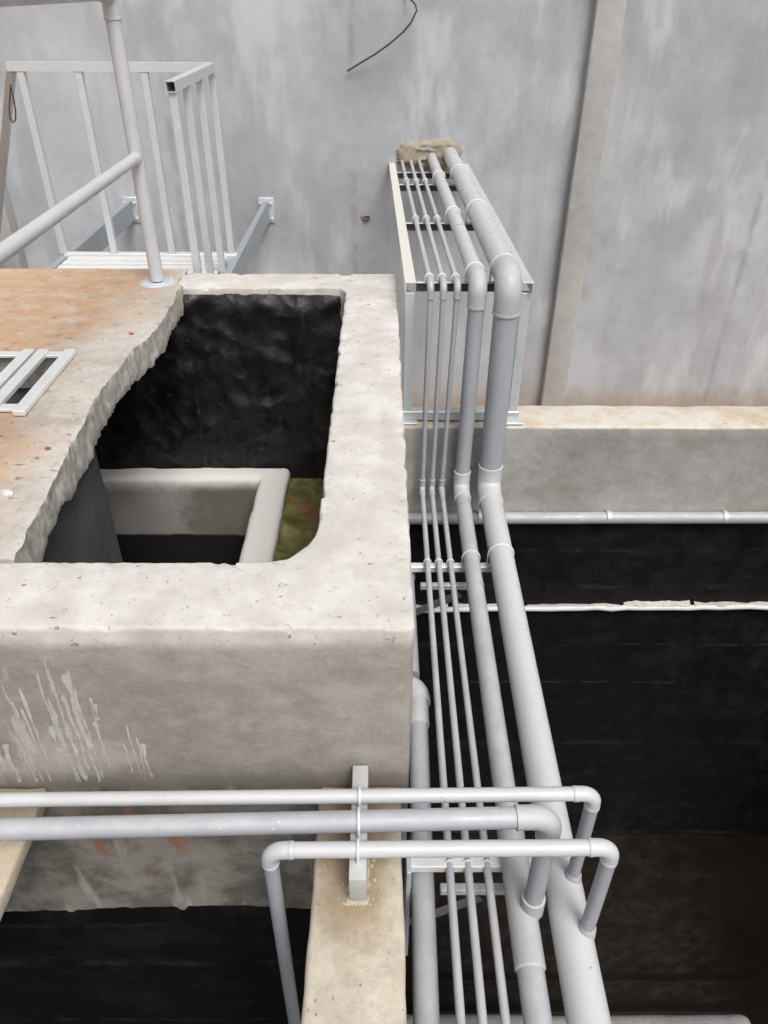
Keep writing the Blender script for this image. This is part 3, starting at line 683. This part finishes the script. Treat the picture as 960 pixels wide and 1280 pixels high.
# ================================================================ LOWER SUPPORT BRACKETS
zbar = -.905
def bracket(label, v, x1u):
    p = PZ(560, v, zbar); y = p.y; x1 = PZ(x1u, v, zbar).x
    t = thing('pipe_bracket', label, 'bracket', (OX1+.02, y, zbar), 'brackets under the pipe run')
    obj('arm', box(OX1+.004, x1, y-.016, y+.016, zbar-.030, zbar, .002, 1), 'galv_bright', t, smooth=False)
    y2 = y-.028; z2 = zbar-.085
    obj('lower_arm', box(OX1+.10, x1-.055, y2-.012, y2+.012, z2-.026, z2, .002, 1), 'galv_bright', t, smooth=False)
    obj('brace', bar((OX1+.012, y2, z2-.21), (x1-.16, y2, z2-.06), .006, .04, up=(0, 0, 1)), 'steel_dull', t, smooth=False)
    
    obj('wall_plate', box(OX1-.002, OX1+.012, y-.05, y+.05, zbar-.46, zbar+.03, .002, 1), 'galv', t, smooth=False)
    for dz in (.0, -.2, -.42): obj('bolt', tube([(OX1+.012, y+.038, zbar+dz), (OX1+.024, y+.038, zbar+dz)], .008, 6), 'galv', t, smooth=False)
    return y
yb1 = bracket('galvanised bracket under the pipe run, the one nearer the tank back wall', 706, 622)
yb2 = bracket('bright galvanised bracket under the pipe run below the three crossing pipes', 1077, 672)

# ================================================================ THE FIVE PIPES
def zline(u0, v0, u1, v1, z0, z1): return PZ(u0, v0, z0), PZ(u1, v1, z1)
def run_pipe(name, label, R, wall_px, rack_px, top_px, bot_px, low_px, near_px, YP, fat, group, mat='pvc', sock=.03, bendr=None, matlow=None):
    zr0, zr1 = RZ+R+.002, zf+R+.002
    A = PY(*wall_px, YB); A.z = zr1+.0
    d = ray(*wall_px); A = CP+d*((zr1-CZ)/d.z)
    Bp = PZ(*rack_px, zr0); dirn = (A-Bp).normalized()
    # extend to the wall at the back and to the corner at the front
    A = Bp+dirn*((YB+.05-Bp.y)/dirn.y); K1 = Bp+dirn*((YP-Bp.y)/dirn.y)
    zlow = zbar+R+.002
    N_ = PZ(*near_px, zlow-.03); Fp = PZ(*low_px, zlow); dl = (N_-Fp).normalized()
    K2 = Fp+dl*((YP-Fp.y)/dl.y)
    E = Fp+dl*((-1.99-Fp.y)/dl.y)
    t = thing(name, label, 'pipe', (K1.x, YP, zlow), group)
    br_ = bendr or R*1.6; so = sock
    def seg(p, q, m, c0, c1):
        dd = (q-p).normalized(); L_ = (q-p).length; obj('pipe_run', tube([p+dd*c0, q-dd*c1], R, 26), m, t)
    cut = br_+so*.5
    seg(A, K1, 'pvc_light' if R > .02 else 'pvc_fit', 0, cut); seg(K1, K2, mat, cut, cut); seg(K2, E, matlow or mat, cut, 0)  # upper runs paler than the verticals: overhead light put into the colour
    elbow(K1, A-K1, K2-K1, R, br_, so, t, 'pvc_fit' if R > .02 else 'pvc', fat)
    elbow(K2, K1-K2, E-K2, R, br_*.8, so, t, 'pvc_light' if R > .02 else 'pvc', fat)
    for tc in TC[:3]:
        y = RY+(YB-RY)*tc+(.0 if tc else .004); q_ = Bp+dirn*((y-Bp.y)/dirn.y); uclamp(q_, dirn, R, (0, 0, 1), t, R+.012, .0045 if R > .02 else .004, 'pvc_white')
    for yb in (yb1, yb2):
        q_ = Fp+dl*((yb-Fp.y)/dl.y); uclamp(q_, dl, R, (0, 0, 1), t, max(.02, R+.02), .003)
    return t, Fp, dl, E
GP = 'pipes from the wall to the near tank'
sm = []
for lab, w, k, low, near in (
    ('thin grey pipe, the leftmost of three thin ones on the rack', (502, 200), (536, 345), (537, 740), (575.7, 1273)),
    ('thin grey pipe, the middle of three thin ones on the rack', (513, 200), (552, 345), (552, 740), (603, 1273)),
    ('thin grey pipe beside the medium pipe, rightmost of the thin three', (523, 199), (569, 345), (567.5, 740), (631.7, 1273))):
    sm.append(run_pipe('thin_pipe', lab, .0120, w, k, None, None, low, near, 3.115, 1.28, GP, 'pvc', .028, .03))
med, mF, md, mE = run_pipe('medium_pipe', 'medium grey pipe between the thin pipes and the thickest pipe', .0355, (538, 193), (592, 335), None, None, (595, 740), (671.7, 1273), 3.085, 1.12, GP, 'pvc', .05, .058)
big, bF, bd, bE = run_pipe('thick_pipe', 'thickest grey pipe on the rack, at its right hand side', .053, (559, 186), (628, 330), None, None, (635, 740), (735, 1273), 3.06, 1.07, GP, 'pvc', .06, .085, 'pvc_light')

# ---- pipe under the bracket arms beside the raised tank
zd = zbar-.042-.036-.004
p0, p1 = PZ(528, 1090, zd), PZ(533, 1273, zd)
dn = (p1-p0).normalized(); R_ = .034
dp = thing('drain_pipe', 'grey pipe hugging the raised tank, with a bulging elbow, left of the thin pipes', 'pipe', (p0.x, p0.y, zd))
K = PZ(522, 858, zd); K = p0+(p0-p1).normalized()*((K.y-p0.y)/(p0-p1).normalized().y)
obj('pipe_run', tube([K+dn*.03, p0+dn*((-1.99-p0.y)/dn.y)], R_, 26), 'pvc', dp)
elbow(K, (-1, 0, 0), dn, R_, .055, .02, dp, 'pvc_light', 1.32)
obj('socket', tube([K+dn*.05, K+dn*.09, K+dn*.185, K+dn*.190], [R_*1.3, R_*1.16, R_*1.16, R_*1.08]), 'pvc_fit', dp)
obj('stub', tube([K+Vector((-.05, 0, 0)), (OX1-.03, K.y, K.z)], R_, 26), 'pvc', dp) if K.x-.05 > OX1 else None
q0, q1 = PZ(509, 712, zd), PZ(509, 712, zd)
dq = thing('drain_pipe', 'grey pipe half hidden against the raised tank behind the bulging elbow', 'pipe', (OX1+.03, 2.2, zd))
xq = PZ(521, 760, zd).x-.034
yq0, yq1 = PZ(518, 714, zd).y, K.y+.05
obj('pipe_run', tube([(xq, yq0, zd), (xq, yq1, zd)], .03, 26), 'pvc', dq)
obj('end_cap', tube([(xq, yq0+.012, zd), (xq, yq0+.008, zd), (xq, yq0-.05, zd)], [.026, .034, .034], 26), 'pvc_fit', dq)

# ---- three crossing pipes on the box support
zc = -.455
def dropper(label, R, uv0, uv1, vend, z, drop_to, tee=None, left_drop=None, fit='pvc_light', body='pvc_light'):
    a, c = PZ(*uv0, z), PZ(*uv1, z)
    dx = (c-a).normalized(); t = thing('crossing_pipe', label, 'pipe', ((a.x+c.x)/2, a.y, z), 'pipes crossing over the beam')
    bend = R*1.9
    start = a if left_drop else a-dx*1.9
    st = bend+.01 if left_drop else 0
    obj('pipe_run', tube(sagged(start+dx*st, c-dx*(bend+.01), 8, -.000, .0012), R, 24), body, t)
    elbow(c, -dx, (0, 0, -1), R, bend, .018 if R < .02 else .035, t, fit, 1.08 if R < .02 else 1.14)
    obj('drop_pipe', tube([(c.x, c.y, c.z-bend-.005), (c.x, c.y, drop_to)], R, 24), 'pvc', t)
    if left_drop:
        elbow(a, dx, (0, 0, -1), R, bend, .018, t, fit, 1.08); obj('drop_pipe', tube([(a.x, a.y, a.z-bend-.005), (a.x, a.y, left_drop)], R, 24), 'pvc', t)
    return t, a, c, dx
def ztop(F_, d_, y, x, R):
    q_ = F_+d_*((y-F_.y)/d_.y); return q_
c1 = PZ(744, 992, zc)
qb = ztop(bF, bd, c1.y, 0, 0)
x1_, a1, e1, dx1 = dropper('pale grey crossing pipe nearest the raised tank, dropping into the thickest pipe', .0175, (0, 1000), (744, 992), 0, zc, qb.z+.01)
x2_, a2, e2, dx2 = dropper('thicker grey crossing pipe, the middle one, dropping into the medium pipe', .0255, (0, 1037), (690, 1021), 0, zc+.004, ztop(mF, md, PZ(690, 1021, zc).y, 0, 0).z+.02, fit='pvc_fit', body='pvc')
x3_, a3, e3, dx3 = dropper('pale grey crossing pipe nearest the viewer, bent down at both ends', .0185, (336, 1063), (766, 1059), 0, zc, qb.z+.01, left_drop=-3.2)
# tee sleeve on the medium pipe and its socket, weld collars on the thick pipe
qm = ztop(mF, md, e2.y, 0, 0)
obj('tee_sleeve', tube([qm-md*.26, qm-md*.256, qm+md*.145, qm+md*.15], [.036, .0405, .0405, .036], 28), 'pvc_fit', med)
obj('tee_socket', tube([(e2.x, e2.y, qm.z+.015), (e2.x, e2.y, qm.z+.075), (e2.x, e2.y, qm.z+.077)], [.033, .0315, .0265], 26), 'pvc_fit', med)
for e_ in (e1, e3):
    q_ = ztop(bF, bd, e_.y, 0, 0); obj('joint_collar', tube([(e_.x, e_.y, q_.z+.02), (e_.x, e_.y, q_.z+.054), (e_.x, e_.y, q_.z+.064)], [.026, .0235, .0185], 24), 'pvc_fit', big)
# box tube the pipes lie on
s0, s1 = PZ(450, 977, zc-.02), PZ(447, 1100, zc-.02)
sb = thing('support_tube', 'grey square tube mortared on the beam under three crossing pipes', 'support', ((s0.x+s1.x)/2, (s0.y+s1.y)/2, BZ))
xs_ = (s0.x+s1.x)/2; topz = zc-.021
obj('tube_body', box(xs_-.0205, xs_+.0205, s1.y, OY0-.008, BZ-.004, topz, .004, 2), 'support', sb)
b = bmesh.new(); rn = random.Random(3)
b2 = rough_box(xs_-.026, xs_+.025, s1.y-.006, s1.y+.12, BZ-.006, BZ+.003, .003, .008, .006, 70)
obj('mortar_bed', b2, 'tag', sb)
for i in range(34):
    t = rn.random(); side = rn.choice((-1, 1)); y = s1.y+(OY0-.1-s1.y)*t*.75-.008; x = xs_+side*(.027+rn.random()*.03*rn.random())
    if i < 10: x = xs_+rn.uniform(-.028, .028); y = s1.y-.006
    r_ = rn.uniform(.0015, .004); m_ = bmesh.ops.create_icosphere(b, subdivisions=2, radius=r_, matrix=Matrix.Translation((x, y, BZ+.001)) @ Matrix.Diagonal((1, 1.5, .55, 1)))
    for v in m_['verts']: v.co += Vector((.3, .3, .2))*r_*fbm(v.co, 90, 2)
obj('mortar_crumbs', b, 'tag', sb, kind='stuff')
for (tt, a_, dx_, R__) in ((x1_, a1, dx1, .0175), (x2_, a2, dx2, .0255), (x3_, a3, dx3, .0185)):
    q_ = a_+dx_*((xs_-a_.x)/dx_.x); uclamp(q_, dx_, R__, (0, 0, 1), tt, R__+.006, .0038)

# ================================================================ PIPES ALONG THE BACK TANK WALL
zp = PY(800, 646, YT-.036).z
a, c = PY(500, 648, YT-.036), PY(955, 646, YT-.036)
wpipe = thing('wall_pipe', 'grey pipe running along the foot of the pale tank wall face', 'pipe', (1.8, YT-.036, zp))
obj('pipe_run', tube(sagged((OX1+.01, YT-.036, a.z), (XR-.012, YT-.036, zp+.003), 20, 0, .003), .0315, 24), 'pvc', wpipe)
for u in (600, 760, 905): 
    x = PY(u, 646, YT-.036).x; obj('clamp', tube([(x-.011, YT-.036, zp), (x+.011, YT-.036, zp)], .0335, 24), 'galv', wpipe)
a, c = PY(520, 762, YT-.03), PY(960, 756, YT-.03)
zc0, zc1 = a.z, c.z
cond = thing('wall_conduit', 'thin white pipe with crusted lime along the black tank wall', 'pipe', (1.8, YT-.03, zc1))
obj('pipe_run', tube(sagged((OX1+.02, YT-.034, zc0), (XR-.015, YT-.034, zc1+.01), 40, 0, .010), .016, 14), 'pvc_white', cond)
def crust(x0, x1, h, name='lime_crust'):
    def fn(u, v):
        x = x0+(x1-x0)*u; t = (x-OX1)/(XR-OX1); z0 = zc0+(zc1+.01-zc0)*t+.016
        hh = h*.6*(.75+.6*fbm((x*5, 1, 0), 2, 3)); return (x, YT-.012-.030*math.sin(math.pi*v)*(1+.3*fbm((x, v, 0), 16, 3)), z0-.012+hh*v)
    obj(name, grid(int((x1-x0)*60)+4, 6, fn), 'paint', cond)
xx = [PY(u, 756, YT-.03).x for u in (520, 560, 566, 640, 660, 775, 780, 862, 868, 960)]
crust(xx[0], xx[1], .05); crust(xx[2], xx[3], .035); crust(xx[4], xx[5], .022); crust(xx[6], xx[7], .055); crust(xx[8], XR-.05, .03)

# ================================================================ LOOSE CHIPS ON THE SLAB
for (u, v), sz, mt, lab in (((165, 417), .009, 'brick_chip', 'small red brick chip on the bare slab strip near the broken edge'),
                            ((60, 561), .008, 'brick_chip', 'small red brick chip on the slab nearer the viewer'),
                            ((10, 618), .015, 'white_chip', 'small white plaster chip at the left edge of the slab')):
    if mt not in M: M[mt] = m_concrete(mt, *(((.34, .12, .06), (.42, .17, .09)) if mt == 'brick_chip' else ((.66, .66, .64), (.74, .74, .72))), .4, 0, 0, None, 20)
    p = PZ(u, v, .014); b = bmesh.new(); bmesh.ops.create_icosphere(b, subdivisions=2, radius=sz, matrix=Matrix.Translation(p+Vector((0, 0, sz*.22))) @ Matrix.Diagonal((1.1, .9, .45, 1)))
    for w_ in b.verts: w_.co += (w_.co-p)*.55*fbm(w_.co, 60, 2)
    tag(obj('masonry_chip', b, mt, angle=25), lab, 'chip', 'loose chips on the slab')
